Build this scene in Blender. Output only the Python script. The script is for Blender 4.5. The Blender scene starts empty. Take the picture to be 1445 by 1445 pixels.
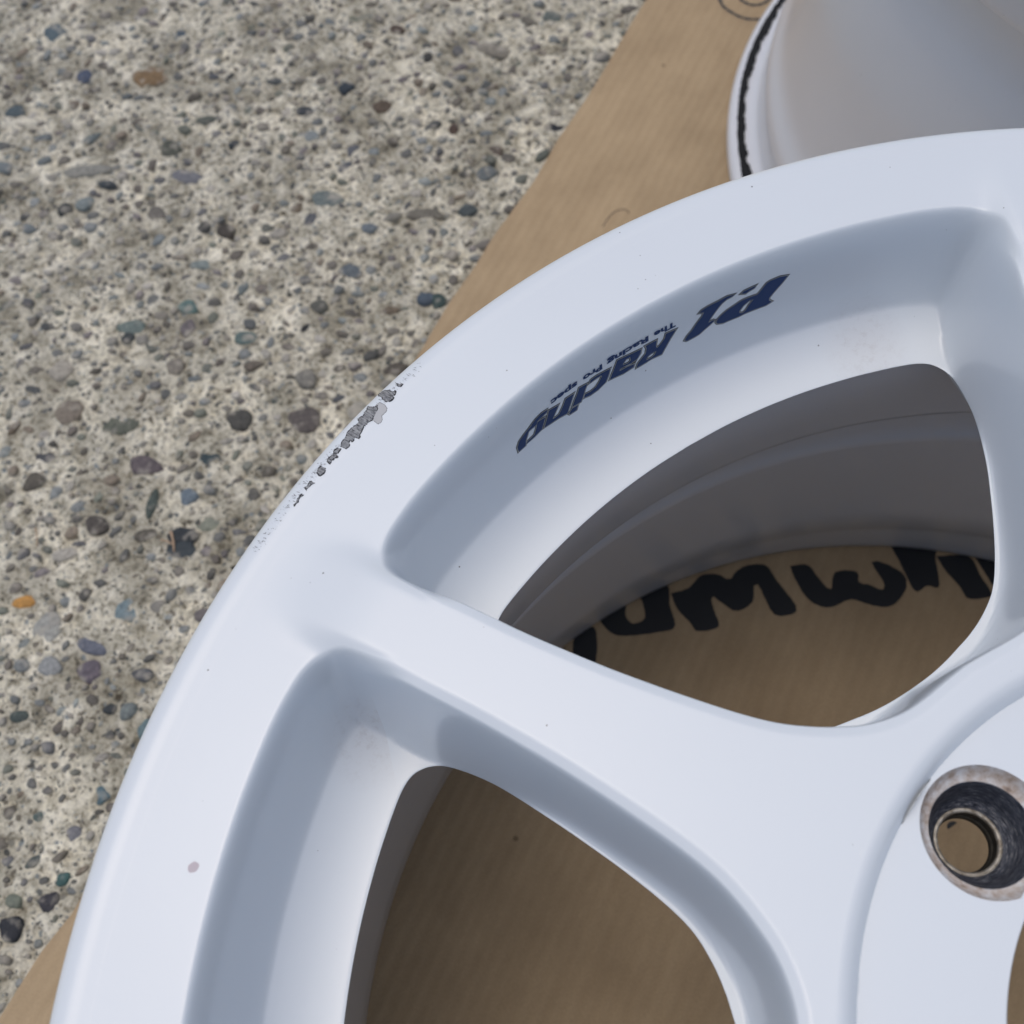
import bpy, bmesh, math, random
import numpy as np
from mathutils import Vector, Matrix, noise as mnoise
from mathutils.geometry import tessellate_polygon

# ------------------------------------------------------------------ camera, sky, sun, exposure
S = bpy.context.scene
COL = S.collection
MM = 0.001
cam = bpy.data.cameras.new('camera')
cam_o = bpy.data.objects.new('camera', cam)
COL.objects.link(cam_o)
right = Vector((0.8487292884306676, -0.5273948476972902, -0.0389007658307539))
down = Vector((-0.4868684779036581, -0.7505550156606278, -0.44679553902235425))
fwd = Vector((0.20644050034729675, 0.39814801655772813, -0.8937899511224272))
R_ = Matrix((right, -down, -fwd)).transposed()
cam_o.matrix_world = Matrix.Translation((-0.1188, 0.0789, 0.4812)) @ R_.to_4x4()
cam.sensor_width = 36.0
cam.sensor_fit = 'HORIZONTAL'
cam.lens = 1550.66 / 1445 * 36.0
cam.clip_start = 0.01
cam.clip_end = 100
cam.dof.use_dof = True
cam.dof.focus_distance = 0.30
cam.dof.aperture_fstop = 17.5
S.camera = cam_o

SUN_EL, SUN_AZ = math.radians(79), math.radians(105)     # direction towards the sun, measured from +x
w = bpy.data.worlds.new('World')
S.world = w
w.use_nodes = True
nt = w.node_tree
sky = nt.nodes.new('ShaderNodeTexSky')
sky.sky_type = 'NISHITA'
sky.sun_disc = False
sky.sun_elevation = SUN_EL
sky.sun_rotation = math.pi / 2 - SUN_AZ
sky.air_density = 1.0
sky.dust_density = 4.0
sky.ozone_density = 1.0
bg = nt.nodes['Background']
bg.inputs['Strength'].default_value = 0.15
nt.links.new(sky.outputs[0], bg.inputs[0])
sun = bpy.data.lights.new('sun', 'SUN')
sun.energy = 0.5
sun.angle = math.radians(60)
sun.color = (0.97, 1.0, 0.92)
sun_o = bpy.data.objects.new('sun', sun)
COL.objects.link(sun_o)
sd = Vector((math.cos(SUN_EL) * math.cos(SUN_AZ), math.cos(SUN_EL) * math.sin(SUN_AZ), math.sin(SUN_EL)))
sun_o.rotation_euler = sd.to_track_quat('Z', 'Y').to_euler()
S.view_settings.view_transform = 'Standard'
S.view_settings.look = 'None'
S.view_settings.exposure = -0.22
S.view_settings.gamma = 1.0

# outlines measured in millimetres in the wheel frame (origin at the wheel centre on the ground)
D = {"letters":{"P":[[[78.651,233.21],[79.318,233.76],[80.136,233.51],[80.401,233.11],[80.681,231.86],[80.992,230.35],[81.159,230.01],[81.582,230.11],[82.146,230.15],[82.566,229.95],[83.05,229.25],[83.68,228.52],[84.169,227.53],[84.446,226.62],[84.58,225.74],[84.422,224.77],[83.903,224.08],[83.322,224.11],[82.598,224.06],[81.955,224.36],[81.024,224.35],[80.17,224.36],[79.727,225.02],[79.984,225.89],[80.01,226.83],[79.776,228.04],[79.467,229.44],[79.037,231.26]],[[81.373,228.64],[81.766,228.84],[82.24,227.77],[82.564,226.11],[82.514,225.37],[82.254,224.89],[82.014,225.44],[81.73,227.19]]],"dot":[[[81.283,233.8],[81.799,233.61],[82.318,233.43],[82.551,232.82],[82.119,232.24],[81.883,232.67],[81.439,233.05]]],"1":[[[83.092,233.68],[83.765,234.06],[84.535,233.66],[85.385,233.46],[85.952,233.04],[86.126,232.45],[85.713,231.91],[85.86,230.62],[86.282,228.93],[86.708,226.9],[87.144,225.55],[87.363,224.38],[87.137,223.64],[86.617,223.66],[86.027,223.95],[85.593,224.86],[85.09,225.79],[84.722,226.68],[84.85,227.1],[85.261,226.86],[85.115,228.12],[84.842,229.51],[84.502,231.07],[84.163,232.31],[83.751,233.09],[83.331,233.24]]],"R":[[[88.139,230.58],[88.712,230.91],[89.063,231.03],[89.171,229.35],[89.563,227.84],[89.856,227.18],[89.955,228.25],[89.868,230.43],[90.358,230.46],[90.897,230.59],[90.783,229.49],[90.876,227.52],[91.195,226.68],[91.637,225.32],[91.761,223.9],[90.909,223.84],[90.28,224.01],[89.439,223.67],[89.028,226.01],[88.656,228.13]],[[89.893,226.17],[90.388,226.29],[90.735,225.78],[90.839,224.7],[90.339,224.5],[90.086,224.98]]],"a":[[[91.268,230.36],[92.326,230.88],[93.436,231.55],[93.584,230.31],[93.805,228.7],[94.215,225.78],[92.923,224.83],[92.032,225.01],[91.923,226.07],[92.516,226.54],[93.272,226.71],[93.259,227.46],[92.879,227.53],[92.255,227.1],[91.687,227.4],[91.36,228.76]],[[92.28,229.8],[92.651,229.96],[92.917,229.03],[92.961,228.26],[92.495,227.88],[92.25,228.39]]],"c":[[[94.086,230.05],[94.613,230.37],[95.419,230.78],[95.898,230.71],[96.064,229.71],[95.511,229.85],[94.968,229.75],[94.879,229.19],[95.151,227.87],[95.529,226.56],[96.024,226.22],[96.568,226.67],[96.675,225.46],[96.064,224.8],[95.366,224.84],[94.579,225.89],[94.335,227.61]]],"i":[[[96.222,230.19],[96.996,230.77],[97.184,229.23],[97.53,227.25],[97.808,225.34],[96.976,224.85],[96.713,226.51],[96.517,228.36]]],"idot":[[[97.258,224.43],[97.827,224.77],[98.19,223.6],[98.102,223.08],[97.465,222.89]]],"n":[[[97.503,230.09],[98.295,230.36],[98.617,228.33],[99.05,226.34],[99.415,226.17],[99.689,226.49],[99.414,227.91],[98.971,230.08],[99.893,230.81],[100.192,228.09],[100.553,225.71],[99.742,225.24],[99.106,224.95],[98.344,224.27],[97.968,226.81]]],"g1":[[[101.033,230.78],[101.729,230.49],[102.353,229.64],[102.922,228.6],[103.195,227.05],[103.174,224.83],[102.465,224.87],[102.317,226.92],[101.934,229.34],[101.5,229.32],[101.142,229.28]]],"g2":[[[100.309,229.45],[101.035,230.0],[101.239,228.04],[101.514,226.17],[102.345,225.72],[102.443,225.28],[101.631,225.3],[100.802,225.81],[100.489,227.88]]],"g3":[[[100.016,231.7],[100.584,231.99],[101.171,231.59],[101.641,230.79],[101.494,230.16],[101.089,230.36],[100.579,230.57],[100.065,230.94]]]},"small":{"The":[[88.256,232.94],[88.132,231.15],[90.148,233.68],[90.063,232.24]],"Racing":[[90.559,233.04],[90.638,231.16],[94.313,234.48],[94.363,232.22]],"Pro":[[94.734,233.0],[94.842,231.17],[96.54,233.65],[96.589,232.08]],"spec":[[97.052,233.08],[97.146,231.2],[99.595,233.65],[99.613,231.64]]},"scuff":{"s1":[[-79.03,230.87],[-78.34,230.15],[-77.55,229.24],[-76.65,229.31],[-77.56,228.06],[-79.29,226.84],[-79.76,226.36],[-80.76,226.1],[-81.75,225.85],[-82.58,225.87],[-83.88,224.66],[-85.42,223.36],[-85.84,224.14],[-87.08,223.41],[-87.6,224.01],[-88.56,222.6],[-89.48,222.44],[-90.28,223.72],[-89.52,224.75],[-87.78,225.66],[-87.11,226.51],[-85.72,227.15],[-84.21,227.2],[-82.91,227.64],[-82.94,228.97],[-82.02,228.89],[-81.13,228.56],[-80.5,229.73],[-79.4,229.79]],"primer":[[-77.55,229.24],[-76.6,229.8],[-75.81,229.68],[-75.18,228.47],[-75.11,227.24],[-75.82,226.53],[-77.35,226.09],[-77.72,225.03],[-78.45,224.47],[-79.27,224.53],[-79.66,225.77],[-79.71,226.46],[-78.69,227.75]],"s2":[[-74.62,233.03],[-73.5,233.09],[-72.12,232.05],[-71.55,230.74],[-70.8,230.52],[-71.24,229.74],[-72.09,229.76],[-72.1,228.97],[-73.59,228.62],[-74.54,229.24],[-74.85,230.24],[-74.42,231.02],[-74.94,232.04]],"s3":[[-69.38,233.08],[-69.07,232.06],[-68.17,231.34],[-69.03,230.96],[-69.5,231.68]],"s4":[[-97.08,221.5],[-96.49,220.25],[-97.12,219.42],[-98.53,219.1],[-98.84,220.29],[-98.03,221.25]],"s5":[[-95.23,221.67],[-94.51,222.45],[-93.59,222.61],[-92.99,222.97],[-92.21,222.47],[-92.3,221.51],[-93.27,221.65],[-94.38,221.11],[-94.98,220.76]],"s6":[[-101.6,219.12],[-100.71,218.05],[-102.01,217.92],[-103.34,217.32],[-103.36,218.07],[-102.37,218.4]],"s7":[[-104.72,217.0],[-104.51,216.62],[-105.64,216.39],[-106.5,215.49],[-107.8,215.13],[-107.73,215.45],[-106.19,216.5]],"s0":[[-92.35,223.55],[-91.08,223.79],[-90.75,223.02],[-91.78,222.37],[-92.54,222.79]]},"marker":{"a":[[-25.6,212.5],[-17.7,221.6],[-8.5,220.8],[-10.8,214.1],[-14.8,208.6],[-20.7,202.5],[-29.1,200.0],[-32.2,203.9]],"b":[[-4.2,222.1],[9.8,222.5],[7.0,217.0],[7.4,212.6],[11.3,211.1],[14.5,212.2],[17.5,218.5],[19.3,222.6],[31.9,219.8],[27.1,210.3],[22.9,200.6],[14.4,202.8],[0.5,209.7],[-3.6,215.1]],"c":[[31.0,215.1],[39.4,212.8],[48.0,214.8],[55.2,210.8],[57.8,205.8],[63.1,207.7],[69.8,207.1],[76.7,202.6],[76.1,194.5],[75.0,177.4],[65.0,180.2],[66.0,189.4],[67.6,196.8],[65.4,197.2],[60.0,191.2],[51.0,191.6],[48.0,198.4],[45.8,203.7],[42.4,196.3],[39.8,189.8],[30.3,193.3],[30.1,198.6],[28.9,206.5]],"d":[[85.8,196.3],[93.0,192.3],[93.1,184.6],[93.9,176.7],[101.3,182.5],[109.9,177.1],[107.1,172.4],[110.6,169.1],[113.5,163.9],[116.7,166.2],[118.4,176.6],[121.6,176.0],[125.2,170.3],[127.1,163.8],[122.7,158.1],[112.5,155.4],[105.6,159.6],[99.0,167.7],[90.9,169.2],[85.7,171.6],[82.3,178.9],[83.6,189.6]],"e":[[131.7,179.1],[148.2,168.4],[144.3,162.2],[136.7,151.2],[132.4,154.2],[126.0,155.3],[128.2,165.1],[130.2,172.4]],"f":[[145.9,163.4],[158.2,155.4],[156.2,145.0],[154.3,135.7],[150.8,135.4],[143.7,139.5],[144.5,146.2],[144.5,155.7]],"g":[[160.3,153.0],[170.5,145.3],[157.6,131.5],[156.8,135.2],[158.3,142.6]],"dot":[[70.8,64.6],[69.2,63.9],[67.2,64.4],[66.1,65.9],[66.4,67.3],[68.0,68.0],[70.0,67.5],[71.1,66.1]]},"swirl":[[[292.9,531.1],[288.4,520.9],[288.6,512.8],[292.3,502.8],[299.8,496.4]],[[301.1,522.5],[300.8,515.3],[303.6,509.5],[309.9,506.9],[317.3,508.3]]],"ring":[[127.3,414.3],[132.1,417.2],[137.7,419.2],[141.7,419.0],[144.6,417.1],[144.8,414.0]],"edge":[[322.5,592.7],[245.7,547.3],[194.9,514.5],[172.7,500.4],[143.7,483.7],[113.6,463.9],[76.2,444.1],[51.8,428.7],[30.5,417.6],[12.2,405.2],[-261.8,232.3],[-276.9,225.6],[-300.8,210.8],[-321.9,201.5]],"tops":[[-164.4,150.3],[-118.8,168.5],[-119.2,164.1]],"stones":[[-190.9,352.5,14.6,7.7,-45,"6f7f84"],[-151.0,371.2,8.2,5.0,-38,"34383c"],[-150.2,417.2,8.3,5.3,-42,"5f5759"],[-120.3,403.6,7.0,4.5,-39,"384549"],[-230.0,380.7,5.1,3.4,-27,"b98a4c"],[-225.6,360.7,7.5,7.2,-33,"9a9a94"],[-76.1,417.8,8.4,5.3,-21,"4d534e"],[-97.4,416.3,6.3,6.0,-33,"4b4a46"],[-3.1,702.0,9.0,7.8,-41,"4a5660"],[-72.8,748.4,7.9,8.7,-35,"56646a"],[149.7,496.7,8.1,5.6,-48,"23262e"],[-216.0,330.9,5.7,5.6,-33,"635c63"],[-152.8,448.4,11.0,6.4,-39,"5d6055"],[-171.8,470.2,7.6,8.4,-33,"7d7468"],[-184.4,399.8,6.4,5.1,-33,"4f4a45"],[-191.2,450.8,6.3,3.6,-49,"4c4d50"],[-154.2,364.1,7.0,5.7,-33,"3c4347"],[-204.8,290.1,4.5,4.3,-32,"6a7d80"],[-231.4,342.8,5.7,5.1,-16,"8f9190"],[-68.9,397.6,7.8,7.3,-33,"595350"],[-155.8,395.3,2.6,8.3,-38,"4c5550"],[-139.1,389.2,4.3,5.2,-33,"6b7780"],[-209.9,341.4,8.8,4.1,-45,"666a75"],[-137.4,371.6,7.3,4.4,-24,"838678"],[-16.7,593.7,3.0,4.0,-34,"2a3238"],[60.7,596.3,5.3,4.8,-34,"333b42"],[-51.1,610.1,6.0,6.9,-34,"4f5148"],[-51.0,584.5,9.5,4.9,-40,"6f7074"],[-118.7,694.6,5.8,5.5,-34,"4f5a5e"],[-71.1,698.8,5.4,5.0,-34,"4d5566"],[-90.3,497.3,5.5,4.8,-34,"5f7470"],[-122.0,502.3,7.3,4.8,-27,"6a7671"],[-126.4,496.8,3.9,3.8,-33,"3f4444"],[-42.4,449.7,3.9,5.2,-33,"26282a"],[-72.9,461.5,5.8,4.7,-33,"5f6f6c"],[-93.7,606.7,5.7,2.7,-40,"43494c"],[-100.5,623.2,14.8,5.1,-30,"88877f"],[-122.3,601.8,4.2,5.4,-34,"2e3234"],[9.6,522.9,8.7,5.9,-34,"68716f"],[-49.4,534.0,5.3,5.2,-34,"45403a"],[-71.0,520.9,6.9,3.5,-34,"7a8380"],[-87.3,334.6,5.2,3.9,-33,"6c6f6a"],[-269.3,244.3,4.6,5.7,-37,"3b3a40"],[-286.9,242.1,4.7,4.9,-41,"2f3136"],[-260.9,249.2,3.3,2.9,11,"44605e"],[-233.6,274.5,3.6,4.6,-42,"5b7078"],[-259.8,280.2,8.2,3.7,-32,"52615f"],[-250.6,265.4,4.4,4.0,-32,"76767a"],[-268.7,262.8,3.9,2.6,-1,"4e5452"],[97.2,648.7,9.1,6.5,-35,"6b6e60"],[26.8,423.6,4.3,4.8,-34,"3a4a48"],[153.4,571.3,11.2,4.9,-46,"807b70"],[51.4,482.1,10.1,4.2,-34,"6e6a60"],[71.4,568.8,6.5,4.1,-34,"5a4e42"],[30.6,593.0,5.6,4.1,-34,"3c4044"],[110.3,500.9,3.8,4.4,-34,"5a5048"],[72.9,470.8,5.3,4.7,-34,"4a5152"],[19.4,491.1,4.9,4.1,-34,"6b7378"],[21.5,430.0,5.0,4.3,-34,"4a5560"],[-29.4,458.1,4.7,4.3,-34,"5a5a54"],[-14.0,398.1,5.6,4.5,-33,"565048"],[-36.8,675.3,12.0,8.6,-41,"7a6448"],[111.6,623.1,4.5,3.9,-35,"50443c"],[199.6,578.0,6.7,5.2,-35,"5d6460"],[204.3,529.0,4.8,4.9,-34,"595a58"],[98.2,529.6,3.4,4.0,-34,"4a3c34"],[-3.3,469.9,6.7,5.4,-34,"5f666a"],[-112.8,465.9,5.0,5.0,-33,"807a70"],[-165.1,497.6,6.6,6.5,-33,"a09a8e"],[-77.7,442.7,4.8,3.2,-15,"6a6258"],[-252.0,327.9,4.3,3.0,-32,"49524f"],[-195.6,315.8,5.0,3.1,-33,"57595c"],[-214.7,308.0,3.0,2.7,-33,"3a3e40"],[-190.7,295.9,4.0,5.6,-38,"3a3a38"]]}

# ------------------------------------------------------------------ helpers
def tag(o, label=None, cat=None, group=None, kind=None):
    for k, v in (('label', label), ('category', cat), ('group', group), ('kind', kind)):
        if v: o[k] = v
    return o

def link(name, me, mat=None, parent=None):
    if mat is not None and len(me.materials) == 0: me.materials.append(mat)
    o = bpy.data.objects.new(name, me)
    COL.objects.link(o)
    if parent: o.parent = parent
    return o

def mesh(name, V, F, smooth=True):
    me = bpy.data.meshes.new(name)
    me.from_pydata([tuple(v) for v in V], [], [tuple(int(i) for i in f) for f in F])
    if smooth:
        me.polygons.foreach_set('use_smooth', [True] * len(me.polygons))
    me.update()
    return me

def N(nt, typ, **kw):
    n = nt.nodes.new(typ)
    for k, v in kw.items():
        if k == 'ins':
            for a, b in v.items(): n.inputs[a].default_value = b
        else: setattr(n, k, v)
    return n

def L(nt, a, b): nt.links.new(a, b)

def new_mat(name, col, rough=.5, metal=0., coat=0., spec=.5):
    m = bpy.data.materials.new(name)
    m.use_nodes = True
    b = m.node_tree.nodes['Principled BSDF']
    b.inputs['Base Color'].default_value = (*col, 1)
    b.inputs['Roughness'].default_value = rough
    b.inputs['Metallic'].default_value = metal
    b.inputs['Coat Weight'].default_value = coat
    b.inputs['Coat Roughness'].default_value = .08
    b.inputs['Specular IOR Level'].default_value = spec
    return m, m.node_tree, b

def srgb(h):
    c = [int(h[i:i + 2], 16) / 255 for i in (0, 2, 4)]
    return tuple(x / 12.92 if x < .04045 else ((x + .055) / 1.055) ** 2.4 for x in c)

def ramp(nt, stops, interp='LINEAR'):
    r = nt.nodes.new('ShaderNodeValToRGB')
    r.color_ramp.interpolation = interp
    e = r.color_ramp.elements
    while len(e) < len(stops): e.new(.5)
    for el, (p, c) in zip(e, stops):
        el.position = p
        el.color = (*c, 1) if len(c) == 3 else c
    return r

def mix(nt, fac, a, b, mode='MIX'):
    m = nt.nodes.new('ShaderNodeMix')
    m.data_type = 'RGBA'; m.blend_type = mode
    for sock, v in ((m.inputs[0], fac), (m.inputs[6], a), (m.inputs[7], b)):
        if hasattr(v, 'is_output'): nt.links.new(v, sock)
        elif isinstance(v, (int, float)): sock.default_value = v
        else: sock.default_value = (*v, 1)
    return m.outputs[2]

def math_n(nt, op, a, b=None, c=None, clamp=False):
    m = nt.nodes.new('ShaderNodeMath'); m.operation = op; m.use_clamp = clamp
    for i, v in enumerate((a, b, c)):
        if v is None: continue
        if hasattr(v, 'is_output'): nt.links.new(v, m.inputs[i])
        else: m.inputs[i].default_value = v
    return m.outputs[0]

# ------------------------------------------------------------------ materials
def paint_material(name, base, extra=True):
    m, nt, b = new_mat(name, base, .30, 0, .30)
    tc = N(nt, 'ShaderNodeTexCoord')
    co = tc.outputs['Object']
    # sparse specks of grit in the paint
    v1 = N(nt, 'ShaderNodeTexVoronoi', ins={'Scale': 300.0}); L(nt, co, v1.inputs['Vector'])
    n1 = N(nt, 'ShaderNodeTexNoise', ins={'Scale': 14.0, 'Detail': 2.0}); L(nt, co, n1.inputs['Vector'])
    sep = N(nt, 'ShaderNodeSeparateColor'); L(nt, v1.outputs['Color'], sep.inputs[0])
    thr = math_n(nt, 'MULTIPLY', math_n(nt, 'POWER', sep.outputs[0], 7.0), .085)
    thr = math_n(nt, 'MULTIPLY', thr, math_n(nt, 'GREATER_THAN', n1.outputs[0], .44))
    spk = math_n(nt, 'LESS_THAN', v1.outputs['Distance'], thr)
    col = mix(nt, spk, base, (.22, .22, .22))
    # very faint cloudy film of dust
    n2 = N(nt, 'ShaderNodeTexNoise', ins={'Scale': 9.0, 'Detail': 4.0, 'Roughness': .6}); L(nt, co, n2.inputs['Vector'])
    r2 = ramp(nt, [(.0, (1, 1, 1)), (1, (.94, .935, .93))]); L(nt, n2.outputs[0], r2.inputs[0])
    col = mix(nt, 1.0, col, r2.outputs[0], 'MULTIPLY')
    if extra:
        # brown brake-dust film caught in the pocket corners
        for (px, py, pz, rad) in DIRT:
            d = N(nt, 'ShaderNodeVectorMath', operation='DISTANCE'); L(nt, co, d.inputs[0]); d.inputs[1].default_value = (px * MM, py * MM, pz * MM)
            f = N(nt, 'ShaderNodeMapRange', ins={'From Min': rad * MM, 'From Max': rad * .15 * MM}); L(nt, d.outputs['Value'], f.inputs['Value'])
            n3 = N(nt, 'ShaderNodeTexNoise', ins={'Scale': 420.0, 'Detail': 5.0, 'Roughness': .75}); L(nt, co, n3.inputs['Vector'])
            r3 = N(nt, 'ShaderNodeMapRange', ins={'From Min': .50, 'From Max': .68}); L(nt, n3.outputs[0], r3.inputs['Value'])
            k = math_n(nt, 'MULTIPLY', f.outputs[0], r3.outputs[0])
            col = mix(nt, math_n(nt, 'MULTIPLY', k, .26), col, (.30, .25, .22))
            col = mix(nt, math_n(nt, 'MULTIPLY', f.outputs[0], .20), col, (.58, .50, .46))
        # fine kerb scratches on the lip, next to the chips
        sx = N(nt, 'ShaderNodeSeparateXYZ'); L(nt, co, sx.inputs[0])
        ang = math_n(nt, 'ARCTAN2', sx.outputs[1], sx.outputs[0])
        rr = N(nt, 'ShaderNodeVectorMath', operation='LENGTH'); cx = N(nt, 'ShaderNodeCombineXYZ'); L(nt, sx.outputs[0], cx.inputs[0]); L(nt, sx.outputs[1], cx.inputs[1]); L(nt, cx.outputs[0], rr.inputs[0])
        uvw = N(nt, 'ShaderNodeCombineXYZ')
        L(nt, math_n(nt, 'ADD', math_n(nt, 'MULTIPLY', ang, 420.0), math_n(nt, 'MULTIPLY', rr.outputs['Value'], 500.0)), uvw.inputs[0]); L(nt, math_n(nt, 'MULTIPLY', rr.outputs['Value'], 650.0), uvw.inputs[1])
        n4 = N(nt, 'ShaderNodeTexNoise', ins={'Scale': 1.0, 'Detail': 4.0, 'Roughness': .8}); L(nt, uvw.outputs[0], n4.inputs['Vector'])
        g4 = N(nt, 'ShaderNodeMapRange', ins={'From Min': .56, 'From Max': .66}); L(nt, n4.outputs[0], g4.inputs['Value'])
        a1 = N(nt, 'ShaderNodeMapRange', interpolation_type='SMOOTHSTEP', ins={'From Min': math.radians(SCUFF_A[0]), 'From Max': math.radians(SCUFF_A[0] + 2.5)}); L(nt, ang, a1.inputs['Value'])
        a2 = N(nt, 'ShaderNodeMapRange', interpolation_type='SMOOTHSTEP', ins={'From Min': math.radians(SCUFF_A[1] - 9), 'From Max': math.radians(SCUFF_A[1]), 'To Min': 1.0, 'To Max': 0.0}); L(nt, ang, a2.inputs['Value'])
        wob = N(nt, 'ShaderNodeTexNoise', ins={'Scale': 90.0, 'Detail': 2.0}); L(nt, co, wob.inputs['Vector'])
        rc = math_n(nt, 'ADD', rr.outputs['Value'], math_n(nt, 'MULTIPLY', math_n(nt, 'SUBTRACT', wob.outputs[0], .5), .006))
        band = N(nt, 'ShaderNodeMapRange', interpolation_type='SMOOTHSTEP', ins={'From Min': .0002, 'From Max': .0019, 'To Min': 1.0, 'To Max': 0.0}); L(nt, math_n(nt, 'ABSOLUTE', math_n(nt, 'SUBTRACT', rc, SCUFF_R * MM)), band.inputs['Value'])
        k = math_n(nt, 'MULTIPLY', math_n(nt, 'MULTIPLY', g4.outputs[0], band.outputs[0]), math_n(nt, 'MULTIPLY', a1.outputs[0], a2.outputs[0]))
        col = mix(nt, math_n(nt, 'MULTIPLY', k, .75), col, (.25, .25, .26))
    L(nt, col, b.inputs['Base Color'])
    # orange peel
    n5 = N(nt, 'ShaderNodeTexNoise', ins={'Scale': 380.0, 'Detail': 2.0}); L(nt, co, n5.inputs['Vector'])
    bp = N(nt, 'ShaderNodeBump', ins={'Strength': .045, 'Distance': .0006}); L(nt, n5.outputs[0], bp.inputs['Height']); L(nt, bp.outputs[0], b.inputs['Normal']); L(nt, bp.outputs[0], b.inputs['Coat Normal'])
    return m

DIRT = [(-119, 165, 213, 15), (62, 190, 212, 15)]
SCUFF_A = (104.2, 122.0)
SCUFF_R = 241.9
WHITE = (.775, .82, .85)
M_PAINT = paint_material('white_gloss_paint', WHITE)
M_PAINT2 = paint_material('white_gloss_paint_plain', WHITE, False)
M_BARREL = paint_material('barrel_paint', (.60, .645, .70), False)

def grime(name, c1, c2, scale, rough=.8, metal=0., thr=(.4, .6), c3=None):
    m, nt, b = new_mat(name, c1, rough, metal)
    tc = N(nt, 'ShaderNodeTexCoord')
    n = N(nt, 'ShaderNodeTexNoise', ins={'Scale': scale, 'Detail': 6.0, 'Roughness': .7}); L(nt, tc.outputs['Object'], n.inputs['Vector'])
    st = [(thr[0], c1), (thr[1], c2)] + ([(min(thr[1] + .12, 1), c3)] if c3 else [])
    r = ramp(nt, st); L(nt, n.outputs[0], r.inputs[0]); L(nt, r.outputs[0], b.inputs['Base Color'])
    bp = N(nt, 'ShaderNodeBump', ins={'Strength': .6, 'Distance': .0004}); L(nt, n.outputs[0], bp.inputs['Height']); L(nt, bp.outputs[0], b.inputs['Normal'])
    return m, nt, b

M_SEAT_LIP, _, _ = grime('dirty_white_lip', (.66, .64, .62), (.42, .33, .26), 260, .6, 0, (.40, .60), (.16, .11, .09))
# scored bare metal cone: streaks run round the hole
def cone_mat():
    m, nt, b = new_mat('scored_dark_seat', (.06, .065, .08), .45, .6)
    tc = N(nt, 'ShaderNodeTexCoord')
    sx = N(nt, 'ShaderNodeSeparateXYZ'); L(nt, tc.outputs['Object'], sx.inputs[0])
    ang = math_n(nt, 'ARCTAN2', sx.outputs[1], sx.outputs[0])
    c = N(nt, 'ShaderNodeCombineXYZ')
    L(nt, math_n(nt, 'MULTIPLY', math_n(nt, 'SINE', ang), 3.2), c.inputs[0]); L(nt, math_n(nt, 'MULTIPLY', math_n(nt, 'COSINE', ang), 3.2), c.inputs[1])
    L(nt, math_n(nt, 'MULTIPLY', sx.outputs[2], 2600.0), c.inputs[2])
    n = N(nt, 'ShaderNodeTexNoise', ins={'Scale': 1.4, 'Detail': 6.0, 'Roughness': .75}); L(nt, c.outputs[0], n.inputs['Vector'])
    r = ramp(nt, [(.34, (.012, .013, .018)), (.46, (.06, .068, .09)), (.56, (.13, .14, .17)), (.66, (.42, .42, .42))]); L(nt, n.outputs[0], r.inputs[0]); L(nt, r.outputs[0], b.inputs['Base Color'])
    bp = N(nt, 'ShaderNodeBump', ins={'Strength': .8, 'Distance': .0004}); L(nt, n.outputs[0], bp.inputs['Height']); L(nt, bp.outputs[0], b.inputs['Normal'])
    return m
M_CONE = cone_mat()
M_BRIGHT, _, _ = grime('worn_hole_ring', (.50, .47, .41), (.22, .19, .15), 500, .45, .5)
M_BORE, _, _ = grime('dark_hole_wall', (.05, .045, .035), (.015, .013, .01), 300, .7, .2)
M_NAVY = new_mat('navy_print', (.028, .055, .140), .6, 0, 0, .2)[0]
M_OUT = new_mat('dark_print_outline', (.055, .06, .065), .5)[0]
M_SILV = new_mat('silver_print_edge', (.40, .42, .40), .35, .4)[0]
def scraped():
    m, nt, b = new_mat('scraped_alloy', (.3, .3, .3), .5, .45)
    tc = N(nt, 'ShaderNodeTexCoord'); sx = N(nt, 'ShaderNodeSeparateXYZ'); L(nt, tc.outputs['Object'], sx.inputs[0])
    ang = math_n(nt, 'ARCTAN2', sx.outputs[1], sx.outputs[0])
    cx = N(nt, 'ShaderNodeCombineXYZ'); L(nt, sx.outputs[0], cx.inputs[0]); L(nt, sx.outputs[1], cx.inputs[1])
    rr = N(nt, 'ShaderNodeVectorMath', operation='LENGTH'); L(nt, cx.outputs[0], rr.inputs[0])
    c = N(nt, 'ShaderNodeCombineXYZ'); L(nt, math_n(nt, 'MULTIPLY', ang, 520.0), c.inputs[0]); L(nt, math_n(nt, 'MULTIPLY', rr.outputs['Value'], 420.0), c.inputs[1])
    n = N(nt, 'ShaderNodeTexNoise', ins={'Scale': 1.0, 'Detail': 5.0, 'Roughness': .75, 'Distortion': .6}); L(nt, c.outputs[0], n.inputs['Vector'])
    r = ramp(nt, [(.33, (.03, .03, .035)), (.43, (.20, .20, .205)), (.52, (.40, .40, .40)), (.66, (.58, .58, .57))]); L(nt, n.outputs[0], r.inputs[0]); L(nt, r.outputs[0], b.inputs['Base Color'])
    bp = N(nt, 'ShaderNodeBump', ins={'Strength': 1.0, 'Distance': .0005}); L(nt, n.outputs[0], bp.inputs['Height']); L(nt, bp.outputs[0], b.inputs['Normal'])
    return m
M_METAL = scraped()
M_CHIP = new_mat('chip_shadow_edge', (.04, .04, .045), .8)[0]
M_PRIMER = new_mat('grey_primer', (.50, .50, .50), .5)[0]
M_PINK = new_mat('pinkish_spot', (.58, .51, .53), .6)[0]
M_RUBBER = grime('rubber_residue', (.004, .004, .005), (.018, .018, .019), 600, .95)[0]
M_INK, _nt, _b = new_mat('marker_ink', (.010, .012, .016), .55)
M_INK2 = new_mat('thin_pen_ink', (.045, .045, .045), .7)[0]
M_RING = new_mat('faint_ring_stain', (.16, .12, .08), .8)[0]

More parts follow.
